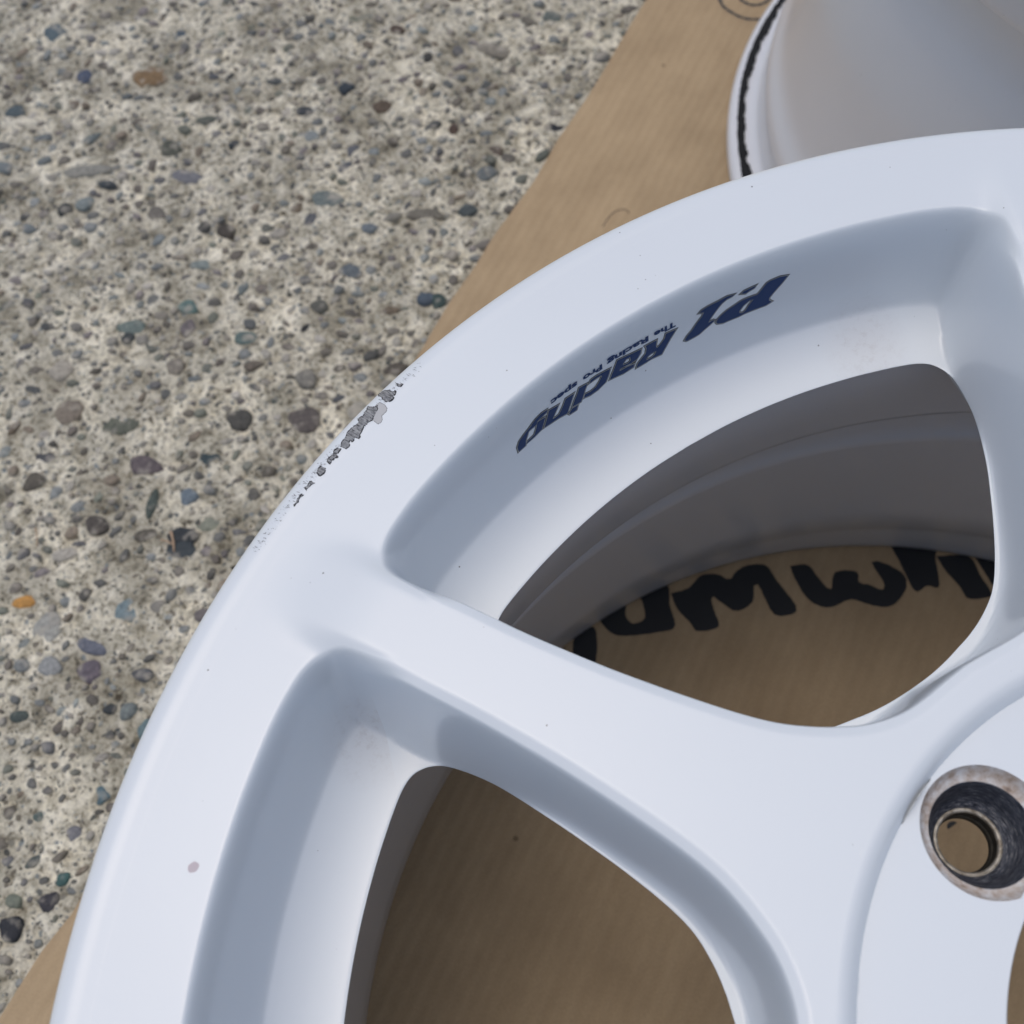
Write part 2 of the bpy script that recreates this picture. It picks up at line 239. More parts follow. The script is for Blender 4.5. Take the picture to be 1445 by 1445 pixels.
# ------------------------------------------------------------------ wheel face: contours of one twelfth (0 = spoke axis, 30 = middle of a window)
def catmull(P, n):
    P = np.array(P, float)
    P = np.vstack([2 * P[0] - P[1], P, 2 * P[-1] - P[-2]])
    out = []
    for i in range(1, len(P) - 2):
        p0, p1, p2, p3 = P[i - 1:i + 3]
        for t in np.linspace(0, 1, 24, endpoint=False):
            out.append(.5 * ((2 * p1) + (-p0 + p2) * t + (2 * p0 - 5 * p1 + 4 * p2 - p3) * t * t + (-p0 + 3 * p1 - 3 * p2 + p3) * t ** 3))
    out.append(P[-2])
    out = np.array(out)
    s = np.r_[0, np.cumsum(np.linalg.norm(np.diff(out, axis=0), axis=1))]
    u = np.linspace(0, s[-1], n)
    return np.c_[np.interp(u, s, out[:, 0]), np.interp(u, s, out[:, 1])]

def polar(rs): return [(r * math.cos(math.radians(a)), r * math.sin(math.radians(a))) for r, a in rs]
W_H = [(192.2, 30), (192.2, 26), (192.2, 22), (192.2, 18), (192.2, 14), (192.2, 11), (192.2, 9), (192.0, 7.8), (191.2, 6.8), (189.6, 6.1), (187.2, 5.55), (183.9, 5.2), (178, 5.1), (171.5, 5.25), (165.6, 5.6), (155.6, 6.45), (143.9, 7.6), (134, 8.8), (123.4, 10.6), (116, 12.6), (110.8, 15.3), (107.4, 18.1), (105.2, 20.9), (103.6, 23.5), (102.5, 26.5), (102.1, 30)]
T_H = [(217.9, 30), (217.9, 26), (217.9, 22), (217.9, 18), (217.9, 14), (217.9, 11), (217.9, 8.5), (217.6, 6.6), (216.8, 4.9), (214.6, 3.6), (210.5, 2.75), (204, 2.5), (194.5, 2.45), (185, 2.6), (176, 2.75), (167.3, 3.0), (157, 3.4), (148.8, 3.85), (136.8, 4.75), (124.4, 6.05), (116, 7.45), (109.7, 9.2), (104.6, 11.2), (100.2, 13.6), (97.1, 16.3), (95.0, 19.4), (94.2, 22.6), (94.1, 26.3), (94.3, 30)]
NH = 230
T = catmull(polar(T_H), NH)
Wd = catmull(polar(W_H), 1500)
a30 = math.radians(30)
C0 = np.array([165 * math.cos(a30), 165 * math.sin(a30)])
R_OUT, R_IN = 236.0, 90.6

def ray_ang(P):
    d = P - C0
    a = np.arctan2(d[:, 1], d[:, 0]) - a30
    return (a + 2 * np.pi) % (2 * np.pi)     # 0 at rim middle, grows towards hub middle through the spoke
def ccw(P):
    a = (-(np.arctan2(P[:, 1] - C0[1], P[:, 0] - C0[0]) - a30)) % (2 * np.pi)
    a[0] = 0
    return a
aT = ccw(T); aW = ccw(Wd)
aT[-1] = np.pi; aW[-1] = np.pi
aW = np.maximum.accumulate(aW)
Wp = np.c_[np.interp(aT, aW, Wd[:, 0]), np.interp(aT, aW, Wd[:, 1])]
# outer border of the patch along the same rays (rim circle, spoke axis y=0, hub circle)
Bp = []
for a, t in zip(aT, T):
    d = np.array([math.cos(a30 - a), math.sin(a30 - a)])
    c = []
    b = C0 @ d; q = C0 @ C0
    c.append(-b + math.sqrt(b * b - q + R_OUT ** 2))
    if d[1] < -1e-9: c.append(-C0[1] / d[1])
    disc = b * b - q + R_IN ** 2
    if disc > 0 and -b - math.sqrt(disc) > 0: c.append(-b - math.sqrt(disc))
    Bp.append(C0 + d * min(c))
Bp = np.array(Bp)

def sstep(x, a, b):
    t = np.clip((x - a) / (b - a), 0, 1)
    return t * t * (3 - 2 * t)
SEG_A, SEG_B = T[:-1], T[1:]
# mirror the contour across the window middle so distances near the middle are right
def mir30(P):
    c, s = math.cos(2 * a30), math.sin(2 * a30)
    return np.c_[P[:, 0] * c + P[:, 1] * s, P[:, 0] * s - P[:, 1] * c]
Tfull = np.vstack([T, mir30(T)[::-1][1:]])
A_, B_ = Tfull[:-1], Tfull[1:]
def dist_T(P):
    out = np.empty(len(P))
    AB = B_ - A_; l2 = (AB ** 2).sum(1) + 1e-12
    for i in range(0, len(P), 2000):
        q = P[i:i + 2000, None, :] - A_[None]
        t = np.clip((q * AB).sum(2) / l2, 0, 1)
        out[i:i + 2000] = np.sqrt(((q - t[..., None] * AB) ** 2).sum(2).min(1))
    return out
Z_RIM, Z_SP = 243.5, 247.4
def top_z(P):
    r = np.linalg.norm(P, axis=1); v = np.abs(P[:, 1])
    k = np.maximum(1 - sstep(v, 7.0, 14.5), 1 - sstep(r, 196, 215))
    z = Z_RIM + (Z_SP - Z_RIM) * (1 - sstep(r, 205, 235)) * k
    # hub shoulder
    return z
def smax(a, b, k):
    h = np.clip(.5 + .5 * (a - b) / k, 0, 1)
    return b + (a - b) * h + k * h * (1 - h)
def face_z(P, inside, ztop=None):
    r = np.linalg.norm(P, axis=1)
    z = top_z(P) if ztop is None else ztop
    if inside:
        d = dist_T(P)
        c = 4.2; m = 9.0
        drop = np.where(d < c, m * d * d / (2 * c), m * (d - c / 2))
        d3 = np.maximum(d - 2.6, 0); c2 = 1.9
        drop_s = np.where(d < 1.2, .20 * d * d, .288 + .48 * (d - 1.2)) + np.where(d3 < c2, m * d3 * d3 / (2 * c2), m * (d3 - c2 / 2))
        ks = 1 - sstep(r, 190, 216)
        ledge = 205.4 + (r - 192.2) * .04 + .0145 * (r - 192.2) ** 2
        edge = 205.4 + 10.0 * sstep(192 - r, 0, 42)
        floor = np.where(r > 192.2, ledge, edge)
        # rim side: convex shoulder, steep wall, soft concave foot
        c1, hh, c3 = 4.0, .1, 4.6
        tot = c1 / 2 + hh + c3 / 2
        e = np.clip(c1 + hh + c3 - d, 0, c3)
        s_ = np.where(d < c1, d * d / (2 * c1), np.where(d < c1 + hh, c1 / 2 + d - c1, tot - e * e / (2 * c3))) / tot
        z_r = z - (z - floor) * s_
        z_s = smax(z - drop_s, floor, 8.5)
        z = z_r * (1 - ks) + z_s * ks
    return z

t_out = np.r_[0, .12, .28, .45, .6, .72, .82, .9, .96]           # border -> T
t_in = np.r_[np.linspace(0, .42, 27), .47, .53, .6, .68, .76, .84, .91, .96, 1.0]
rows, Z = [], []
for t in t_out:
    P = Bp * (1 - t) + T * t
    rows.append(P); Z.append(face_z(P, False))
for t in t_in:
    P = T * (1 - t) + Wp * t
    rows.append(P); Z.append(face_z(P, True, top_z(T)))
# rounded paint edge then the skirt going down behind the face
nW = len(rows) - 1
rW = np.linalg.norm(Wp, axis=1)
out_dir = Wp - np.roll(Wp, 1, 0); tang = np.gradient(Wp, axis=0); nrm = np.c_[tang[:, 1], -tang[:, 0]]
nrm /= np.linalg.norm(nrm, axis=1)[:, None]
cen = np.array([C0])
_tgt = 205.4 + 10.0 * sstep(192 - np.linalg.norm(Wp, axis=1), 0, 46)
_top = top_z(T); _fac = (_top - _tgt) / (_top - Z[-1])
for _k in range(len(t_in)):
    Z[len(t_out) + _k] = _top - (_top - Z[len(t_out) + _k]) * _fac
nrm_fix = True
tang = np.gradient(Wp, axis=0); nrm = np.c_[tang[:, 1], -tang[:, 0]]; nrm /= np.linalg.norm(nrm, axis=1)[:, None]
nrm *= np.sign(((Wp - np.array([C0])) * nrm).sum(1))[:, None]
zW = Z[-1]
rimside = sstep(rW, 184, 191)
for dz, off in ((.30, .06), (.7, .5)):
    rows.append(Wp + nrm * off); Z.append(zW - dz)
for ds, os_, dr, orr in ((5.5, 7.0, 1.9, 2.2), (16.0, 9.5, 2.3, 2.5)):
    rows.append(Wp + nrm * (os_ * (1 - rimside) + orr * rimside)[:, None]); Z.append(zW - (ds * (1 - rimside) + dr * rimside))
nS = len(rows) - 1
rows = np.array(rows); Z = np.array(Z)
V3 = np.dstack([rows, Z]).reshape(-1, 3)      # mm
nr, nc = rows.shape[:2]
cls = np.where(np.linalg.norm(T, axis=1) > 207.5, 0, np.where(np.linalg.norm(T, axis=1) > 101.5, 1, 2))
mid_c = cls[:-1]
F = {0: [], 1: [], 2: []}
for i in range(nr - 1):
    for j in range(nc - 1):
        a, b, c, d = i * nc + j, (i + 1) * nc + j, (i + 1) * nc + j + 1, i * nc + j + 1
        F[mid_c[j]].append((a, b, c, d))

# smooth normals of the full sector (computed on the half patch with mirror at both borders)
def all_normals():
    Vv = V3
    Fa = np.array([f for k in F for f in F[k]])
    p = Vv[Fa]
    n = np.cross(p[:, 2] - p[:, 0], p[:, 3] - p[:, 1])
    acc = np.zeros_like(Vv)
    for k in range(4): np.add.at(acc, Fa[:, k], n)
    acc = acc.reshape(nr, nc, 3)
    # mirror condition: window middle (columns 0 and -1), spoke axis (border row where y=0)
    m = np.array([-math.sin(a30), math.cos(a30), 0])
    for c in (0, nc - 1): acc[:, c] -= (acc[:, c] @ m)[:, None] * m
    sp = np.abs(rows[0, :, 1]) < 1e-6
    acc[0, sp, 1] = 0
    ln = np.linalg.norm(acc, axis=2, keepdims=True); ln[ln == 0] = 1
    acc /= ln
    if acc[3, nc // 2, 2] < 0: acc = -acc
    # circular borders: flat
    acc[0, ~sp] = (0, 0, 1)
    return acc.reshape(-1, 3)
NRM = all_normals()
FLIP = False
_p = V3[np.array(F[0][0])]
if np.cross(_p[1] - _p[0], _p[2] - _p[0])[2] < 0: FLIP = True

def rotz(A, deg):
    a = math.radians(deg); c, s = math.cos(a), math.sin(a)
    B = A.copy(); B[:, 0] = A[:, 0] * c - A[:, 1] * s; B[:, 1] = A[:, 0] * s + A[:, 1] * c
    return B

def assemble(parts):
    """parts: list of (V, N, faces) -> deduplicated arrays"""
    Vs, Ns, Fs, o = [], [], [], 0
    for V, Nn, Fc in parts:
        Vs.append(V); Ns.append(Nn); Fs += [tuple(i + o for i in f) for f in Fc]; o += len(V)
    return np.vstack(Vs), np.vstack(Ns), Fs

def twelfth(kind, mirror, rot):
    fs = F[kind]
    used = np.unique(np.array(fs)); idx = -np.ones(len(V3), int); idx[used] = np.arange(len(used))
    V = V3[used].copy(); Nn = NRM[used].copy()
    Fc = [tuple(idx[i] for i in f) for f in fs]
    fl = FLIP
    if mirror: V[:, 1] *= -1; Nn[:, 1] *= -1; fl = not fl
    if fl: Fc = [f[::-1] for f in Fc]
    return rotz(V, rot), rotz(Nn, rot), Fc

def make(name, parts, mat, normals=True):
    V, Nn, Fc = assemble(parts)
    me = mesh(name, V * MM, Fc)
    if normals: me.normals_split_custom_set_from_vertices([tuple(n) for n in Nn])
    me.materials.append(mat)
    return me

TH = 120.35
def revolve(profile, n=360, closed=False, a0=0, sharp=()):
    """profile [(r,z)] in mm, listed so that the outside is on the left going along it"""
    P = np.array(profile, float)
    segs = [(P[i], P[i + 1]) for i in range(len(P) - 1)]
    an = np.linspace(0, 2 * np.pi, n, endpoint=False)
    c, s = np.cos(an), np.sin(an)
    V = np.concatenate([np.c_[c * r, s * r, np.full(n, z)] for r, z in P])
    tn = np.gradient(P, axis=0)
    nr_ = np.c_[-tn[:, 1], tn[:, 0]]; nr_ /= np.linalg.norm(nr_, axis=1)[:, None] + 1e-12
    Nn = np.concatenate([np.c_[c * a, s * a, np.full(n, b)] for a, b in nr_])
    Fc = []
    for i in range(len(P) - 1):
        for j in range(n):
            k = (j + 1) % n
            Fc.append((i * n + j, (i + 1) * n + j, (i + 1) * n + k, i * n + k))
    return V, Nn, Fc

def smooth_profile(P, n=6):
    P = np.array(P, float); P = np.vstack([2 * P[0] - P[1], P, 2 * P[-1] - P[-2]]); out = []
    for i in range(1, len(P) - 2):
        p0, p1, p2, p3 = P[i - 1:i + 3]
        for t in np.linspace(0, 1, n, endpoint=False):
            out.append(.5 * ((2 * p1) + (-p0 + p2) * t + (2 * p0 - 5 * p1 + 4 * p2 - p3) * t * t + (-p0 + 3 * p1 - 3 * p2 + p3) * t ** 3))
    out.append(P[-2]); return out

def dens(P, k=3):
    P = np.array(P, float); out = []
    for i in range(len(P) - 1):
        for t in np.linspace(0, 1, k, endpoint=False): out.append(P[i] * (1 - t) + P[i + 1] * t)
    out.append(P[-1]); return out
LIP = [(233.0, 243.1), (235.6, 243.46), (237.6, 243.5), (239.0, 243.52), (240.2, 243.66), (241.3, 243.68), (242.5, 243.45), (243.6, 243.0), (244.5, 242.35), (245.1, 241.6), (245.4, 240.6), (245.4, 239.5), (245.1, 237.5), (244.2, 236.0)]
EXT = [(244.2, 236.0), (240, 234.5), (232, 233.5), (229.2, 231.5), (228.6, 226), (228.2, 214), (226, 207), (214, 200), (205, 193), (203, 184), (204.5, 172), (213, 154), (217.6, 130), (218.6, 100), (221, 66), (223.5, 54), (228, 44), (228.6, 30), (229, 21), (231.5, 17.5), (237.5, 15.5), (242.5, 14.2), (244.8, 12.0), (245.4, 9.0), (245.0, 6.2), (243.4, 4.8)]
INT = [(243.4, 4.8), (234, 4.65), (223.5, 4.7), (221.3, 5.6), (220.2, 12), (217.6, 27), (215.4, 38.5), (213.6, 42), (211.5, 78), (208.2, 122), (207.6, 129), (208.9, 133), (209.3, 140), (209.0, 150), (208.2, 154.2), (205, 156.8), (201.2, 157.6), (199.8, 159.2), (199.3, 163), (196.4, 182), (195.0, 196), (194.6, 203.1)]

rim_parts = [twelfth(0, mi, 60 * k + TH) for k in range(6) for mi in (False, True)]
V, Nn, Fc = revolve(smooth_profile(LIP, 3), 480)
rim_parts.append((V, Nn, Fc))
ME_RIM = make('rim', rim_parts, M_PAINT)
ext = revolve(dens(smooth_profile(EXT, 3), 1), 300)
inte = revolve(dens(INT, 2), 300)
M_BARREL_OUT = paint_material('barrel_outside_paint', (.76, .77, .79), False)
ME_BARREL = make('barrel', [ext], M_BARREL_OUT, False)
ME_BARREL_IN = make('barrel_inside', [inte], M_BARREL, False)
ME_SPOKE = make('spoke', [twelfth(1, False, 0), twelfth(1, True, 0)], M_PAINT)

# hub: shoulder, step down to the flat pad, pad with holes
Z_PAD, R_PAD, R_BORE, R_LUG, R_HOLE = 243.5, 85.5, 57.3, 70.75, 13.85
hub_parts = [twelfth(2, mi, 60 * k + TH) for k in range(6) for mi in (False, True)]
step = [(R_IN + 4, Z_SP - .45), (R_IN + .5, Z_SP - .04), (89.6, Z_SP - .06), (88.7, Z_SP - .3), (87.8, Z_SP - .8), (87.0, Z_SP - 1.55), (86.3, Z_SP - 2.5), (85.8, Z_SP - 3.35), (85.5, Z_PAD), (84.75, Z_PAD - .03)]

hub_parts.append(revolve(smooth_profile(step, 3)[::-1], 360))
LUG_A = 106.4
def pad_sector(rot):
    n = 180
    c0 = np.array([R_LUG, 0.0])
    inner, outer = [], []
    for k in range(n):
        a = 2 * np.pi * k / n; d = np.array([math.cos(a), math.sin(a)])
        inner.append(c0 + d * R_HOLE)
        c = []
        b = c0 @ d; q = c0 @ c0
        c.append(-b + math.sqrt(b * b - q + R_PAD ** 2))
        disc = b * b - q + R_BORE ** 2
        if disc > 0 and -b - math.sqrt(disc) > 0: c.append(-b - math.sqrt(disc))
        for s_ in (1, -1):
            nn = np.array([-math.sin(a30) * 1, s_ * math.cos(a30)])     # half planes at +-30 deg
            den = d @ nn
            if den > 1e-9: c.append((-(c0 @ nn)) / den)
        outer.append(c0 + d * min(x for x in c if x > 0))
    inner, outer = np.array(inner), np.array(outer)
    V, Fc = [], []
    ts = (0, .33, .66, 1)
    for t in ts: V.append(np.c_[inner * (1 - t) + outer * t, np.full(n, Z_PAD)])
    V = np.vstack(V)
    for i in range(len(ts) - 1):
        for j in range(n):
            k = (j + 1) % n
            Fc.append((i * n + j, (i + 1) * n + j, (i + 1) * n + k, i * n + k))
    Nn = np.tile((0, 0, 1.), (len(V), 1))
    return rotz(V, rot), Nn, Fc
for k in range(6): hub_parts.append(pad_sector(LUG_A + 60 * k))
bore = [(R_BORE + 2, Z_PAD - .05), (R_BORE, Z_PAD - .01), (R_BORE - .25, Z_PAD - .25), (R_BORE - .3, Z_PAD - .8), (R_BORE - .3, 215.0)]
hub_parts.append(revolve(bore[::-1], 240))
ME_HUB = make('hub', hub_parts, M_PAINT)

def seat_mesh(prof, name, mat):
    V, Nn, Fc = revolve(prof[::-1], 96)
    me = mesh(name, V * MM, Fc); me.materials.append(mat); return me
SEAT = {
 'seat_lip': ([(13.97, 0.0), (13.8, -.35), (13.3, -1.3), (12.7, -2.2), (11.9, -2.9), (11.1, -3.3)], M_SEAT_LIP),
 'seat_cone': ([(11.1, -3.3), (10.85, -3.7), (10.5, -5.5), (9.7, -8.5), (8.9, -10.6), (7.6, -12.0), (7.3, -12.4)], M_CONE),
 'seat_ring': ([(7.3, -12.4), (6.9, -12.3), (6.5, -12.5), (6.35, -13.0)], M_BRIGHT),
 'hole_wall': ([(6.35, -13.0), (6.3, -14), (6.25, -15.2), (5.9, -15.6), (5.85, -17.0)], M_BORE)}
SEAT_ME = {k: seat_mesh(smooth_profile(v[0], 3), k, v[1]) for k, v in SEAT.items()}

# ------------------------------------------------------------------ the wheel objects
def build_wheel(name, label):
    root = bpy.data.objects.new(name, None)
    COL.objects.link(root)
    tag(root, label, 'car wheel')
    rim = link('rim', ME_RIM, None, root)
    link('barrel', ME_BARREL, None, root)
    link('barrel_inside', ME_BARREL_IN, None, root)
    for k in range(6):
        s = link('spoke', ME_SPOKE, None, root); s.rotation_euler.z = math.radians(TH + 60 * k)
    hub = link('hub', ME_HUB, None, root)
    for k in range(6):
        a = math.radians(LUG_A + 60 * k)
        for nm in SEAT_ME:
            q = link(nm, SEAT_ME[nm], None, hub)
            q.location = (R_LUG * math.cos(a) * MM, R_LUG * math.sin(a) * MM, Z_PAD * MM)
            q.rotation_euler.z = a * 3
    return root, rim, hub
wheel, rim_o, hub_o = build_wheel('alloy_wheel', 'white six-spoke alloy wheel lying face up in front, with a scraped lip and blue lettering')
wheel2, rim2, hub2 = build_wheel('alloy_wheel', 'second white alloy wheel behind, its barrel side showing a black ring of tyre residue')
wheel2.location = (.4170, .2791, 0.0)
wheel2.rotation_euler.z = math.radians(37)

# ---- lettering printed on the pocket wall
def local_fz(P_abs):
    a = np.arctan2(P_abs[:, 1], P_abs[:, 0]) - math.radians(TH)
    a = np.abs((a + a30) % (2 * a30) - a30)
    r = np.linalg.norm(P_abs, axis=1)
    Q = np.c_[r * np.cos(a), r * np.sin(a)]
    return face_z(Q, True, np.full(len(Q), Z_RIM))
_tab_a = np.linspace(76, 106, 61); _tab_r = np.linspace(206, 218.4, 180)
_tab = np.array([local_fz(np.c_[_tab_r * math.cos(math.radians(a)), _tab_r * math.sin(math.radians(a))]) for a in _tab_a])
def wall_point(ang, z, off):
    i = min(max((ang - 76) / .5, 0), 59.999); k = int(i); f = i - k
    col = _tab[k] * (1 - f) + _tab[k + 1] * f
    r = float(np.interp(z, np.maximum.accumulate(col), _tab_r)) - off
    a = math.radians(ang)
    return Vector((r * math.cos(a), r * math.sin(a), z + off * .15)) * MM
KX = 216 * math.pi / 180
def to2d(p): return Vector((p[0] * KX, p[1], 0))
def grow(loop, d):
    n = len(loop); area = sum(loop[i].x * loop[(i + 1) % n].y - loop[(i + 1) % n].x * loop[i].y for i in range(n))
    s = 1 if area > 0 else -1; out = []
    for i in range(n):
        e1 = (loop[i] - loop[i - 1]); e2 = (loop[(i + 1) % n] - loop[i])
        n1 = Vector((e1.y, -e1.x, 0)).normalized(); n2 = Vector((e2.y, -e2.x, 0)).normalized()
        m = (n1 + n2); l = m.length
        m = m / l if l > 1e-6 else n1
        k = min(1 / max(m.dot(n1), .35), 2.0)
        out.append(loop[i] + m * d * k * s)
    return out
def print_mesh(loopsets, off, name, mat, cut=1.2):
    bm = bmesh.new()
    for loops in loopsets:
        flat = [v for l in loops for v in l]
        vs = [bm.verts.new(v) for v in flat]
        for t in tessellate_polygon(loops):
            try: bm.faces.new([vs[i] for i in t])
            except ValueError: pass
    for _ in range(4):
        es = [e for e in bm.edges if e.calc_length() > cut]
        if not es: break
        bmesh.ops.subdivide_edges(bm, edges=es, cuts=1)
        bmesh.ops.triangulate(bm, faces=bm.faces[:])
    for v in bm.verts: v.co = wall_point(v.co.x / KX, v.co.y, off)
    bmesh.ops.recalc_face_normals(bm, faces=bm.faces[:])
    me = bpy.data.meshes.new(name); bm.to_mesh(me); bm.free()
    me.materials.append(mat)
    return me
NICE = {'P': 'letter', 'R': 'letter'}
def area_sets(exp, hole_shrink):
    out = []
    for k, loops in D['letters'].items():
        l2 = [[to2d(p) for p in l] for l in loops]
        r = [grow(l2[0], exp)]
        for h in l2[1:]: r.append(grow(h, -exp * hole_shrink))
        out.append(r)
    return out
lt = link('lettering', print_mesh(area_sets(0.0, 0), .16, 'lettering', M_NAVY), None, rim_o)
lt['label'] = 'navy P.1 Racing lettering on the inner wall of the rim'
link('letter_edge', print_mesh(area_sets(.24, .8), .10, 'letter_edge', M_SILV), None, rim_o)
link('letter_outline', print_mesh(area_sets(.46, 1), .05, 'letter_outline', M_OUT), None, rim_o)
def small_words():
    sets = []
    bm = bmesh.new()
    for wd, c in D['small'].items():
        cu = bpy.data.curves.new('t', 'FONT'); cu.body = wd; cu.size = 1; cu.offset = .045; cu.shear = .0; cu.resolution_u = 3
        to = bpy.data.objects.new('t', cu); COL.objects.link(to)
        dg = bpy.context.evaluated_depsgraph_get(); dg.update()
        me = to.evaluated_get(dg).to_mesh()
        co = np.array([v.co[:] for v in me.vertices]); x0, x1 = co[:, 0].min(), co[:, 0].max()
        a0 = (c[0][0] + c[1][0]) / 2; a1 = (c[2][0] + c[3][0]) / 2
        vs = [bm.verts.new(((a0 + (v[0] - x0) / (x1 - x0) * (a1 - a0)) * KX, 233.9 - v[1] * 2.7, 0)) for v in co]
        for p in me.polygons:
            try: bm.faces.new([vs[i] for i in p.vertices])
            except ValueError: pass
        to.to_mesh_clear(); bpy.data.objects.remove(to); bpy.data.curves.remove(cu)
    for v in bm.verts: v.co = wall_point(v.co.x / KX, v.co.y, .14)
    bmesh.ops.recalc_face_normals(bm, faces=bm.faces[:])
    me = bpy.data.meshes.new('small_lettering'); bm.to_mesh(me); bm.free(); me.materials.append(M_NAVY)
    return me
o = link('small_lettering', small_words(), None, rim_o); o['label'] = 'The Racing Pro Spec in small dark letters'

# ---- kerb damage on the lip
LPr = np.array(sorted([(r, z) for r, z in smooth_profile(LIP, 3) if z > 241.2]))
def lip_z(x, y): return float(np.interp(math.hypot(x, y), LPr[:, 0], LPr[:, 1]))
def lip_patch(loop, name, mat, off, jag=.0, grow_d=0., seed=0):
    rnd = random.Random(seed)
    P = [Vector((x, y, 0)) for x, y in loop]
    if grow_d: P = grow(P, grow_d)
    Q = []
    for i in range(len(P)):
        a, b = P[i], P[(i + 1) % len(P)]
        for t in (0, .34, .67):
            q = a.lerp(b, t)
            if t: q = q + Vector((rnd.uniform(-jag, jag), rnd.uniform(-jag, jag), 0))
            Q.append(q)
    bm = bmesh.new(); vs = [bm.verts.new(v) for v in Q]
    for t in tessellate_polygon([Q]):
        try: bm.faces.new([vs[i] for i in t])
        except ValueError: pass
    for _ in range(4):
        es = [e for e in bm.edges if e.calc_length() > .8]
        if not es: break
        bmesh.ops.subdivide_edges(bm, edges=es, cuts=1); bmesh.ops.triangulate(bm, faces=bm.faces[:])
    for v in bm.verts:
        bump = (mnoise.noise(v.co * 1.8) * .10) if mat is M_METAL else 0
        v.co = Vector((v.co.x, v.co.y, lip_z(v.co.x, v.co.y) + off + max(bump, -.03))) * MM
    bmesh.ops.recalc_face_normals(bm, faces=bm.faces[:])
    me = bpy.data.meshes.new(name); bm.to_mesh(me); bm.free(); me.materials.append(mat)
    return link(name, me, None, rim_o)
for i, (k, lp) in enumerate(D['scuff'].items()):
    if k == 'primer':
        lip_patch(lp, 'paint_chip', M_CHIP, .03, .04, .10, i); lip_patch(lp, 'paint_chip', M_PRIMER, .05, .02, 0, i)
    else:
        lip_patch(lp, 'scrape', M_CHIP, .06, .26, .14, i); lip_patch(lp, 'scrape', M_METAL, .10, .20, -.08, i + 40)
rnd = random.Random(5)
V_, F_ = [], []
for i in range(170):        # fine scratches and nicks trailing off along the lip
    a = 104.6 + 15.5 * rnd.random()
    r = 242.0 + rnd.gauss(0, .65)
    ln = rnd.uniform(.25, 1.3); wd = rnd.uniform(.04, .10); da = rnd.gauss(.25, .35)
    c = Vector((r * math.cos(math.radians(a)), r * math.sin(math.radians(a)), 0))
    er = c.normalized(); et = Vector((-er.y, er.x, 0)); d = (er * math.cos(da) + et * math.sin(da)); s = Vector((-d.y, d.x, 0))
    k = len(V_)
    for q in (c - d * ln / 2, c + s * wd, c + d * ln / 2, c - s * wd):
        V_.append(Vector((q.x, q.y, lip_z(q.x, q.y) + .05)) * MM)
    F_.append((k, k + 1, k + 2, k + 3))
o = link('scratches', mesh('scratches', V_, F_, False), new_mat('scratch_grey', (.17, .17, .18), .7)[0], rim_o); o['kind'] = 'stuff'

def disc(name, x, y, z, r, mat, parent, seed=0, h=.12):
    rnd = random.Random(seed); n = 14; V = [(x, y, z + h)]; 
    ph = rnd.random() * 6
    for j in range(n):
        a = 2 * math.pi * j / n; q = r * (1 + .10 * math.sin(2 * a + ph) + .06 * math.sin(5 * a + ph * 2)); V.append((x + q * math.cos(a), y + q * math.sin(a), z + .02))
    return link(name, mesh(name, np.array(V) * MM, [(0, j + 1, (j + 1) % n + 1) for j in range(n)]), mat, parent)
disc('paint_spot', D['tops'][0][0], D['tops'][0][1], 243.5, 1.15, M_PINK, rim_o, 3)
SEATC = (R_LUG * math.cos(math.radians(LUG_A)), R_LUG * math.sin(math.radians(LUG_A)))
# bare scrape where the socket cut into the step beside the bolt hole
a0 = math.radians(LUG_A)
V_, F_ = [], []
for i in range(17):
    a = a0 + math.radians(-1.0 + 8 * i / 16)
    hgt = 2.2 * (1 - ((i - 8) / 8) ** 2) + (.3 * math.sin(i * 2.3))
    for r, z in ((85.35, Z_PAD + .06), (85.55, Z_PAD + max(hgt, .1))): V_.append((r * math.cos(a), r * math.sin(a), z))
for i in range(16): F_.append((2 * i, 2 * i + 2, 2 * i + 3, 2 * i + 1))
link('socket_scrape', mesh('socket_scrape', np.array(V_) * MM, F_), M_METAL, hub_o)

# ---- tyre residue on the second wheel
rnd = random.Random(9); n = 720; V_, F_ = [], []
ph = [rnd.random() * 6 for _ in range(8)]
for j in range(n):
    a = 2 * math.pi * j / n
    jag = .5 * rnd.uniform(-1, 1) + .35 * math.sin(37 * a + ph[0]) + .3 * math.sin(91 * a + ph[1]) + .35 * rnd.uniform(-1, 1) + .4 * math.sin(13 * a + ph[2])
    wout = .25 * rnd.uniform(-1, 1) + .3 * math.sin(9 * a)
    for r, z in ((240.7 + wout, 15.1), (238.6, 16.0), (236.3 - jag * 1.1, 16.75)): V_.append((r * math.cos(a), r * math.sin(a), z))
for j in range(n):
    k = (j + 1) % n
    for q in (0, 1): F_.append((j * 3 + q, j * 3 + q + 1, k * 3 + q + 1, k * 3 + q))
link('tyre_residue', mesh('tyre_residue', np.array(V_) * MM, F_), M_RUBBER, wheel2)

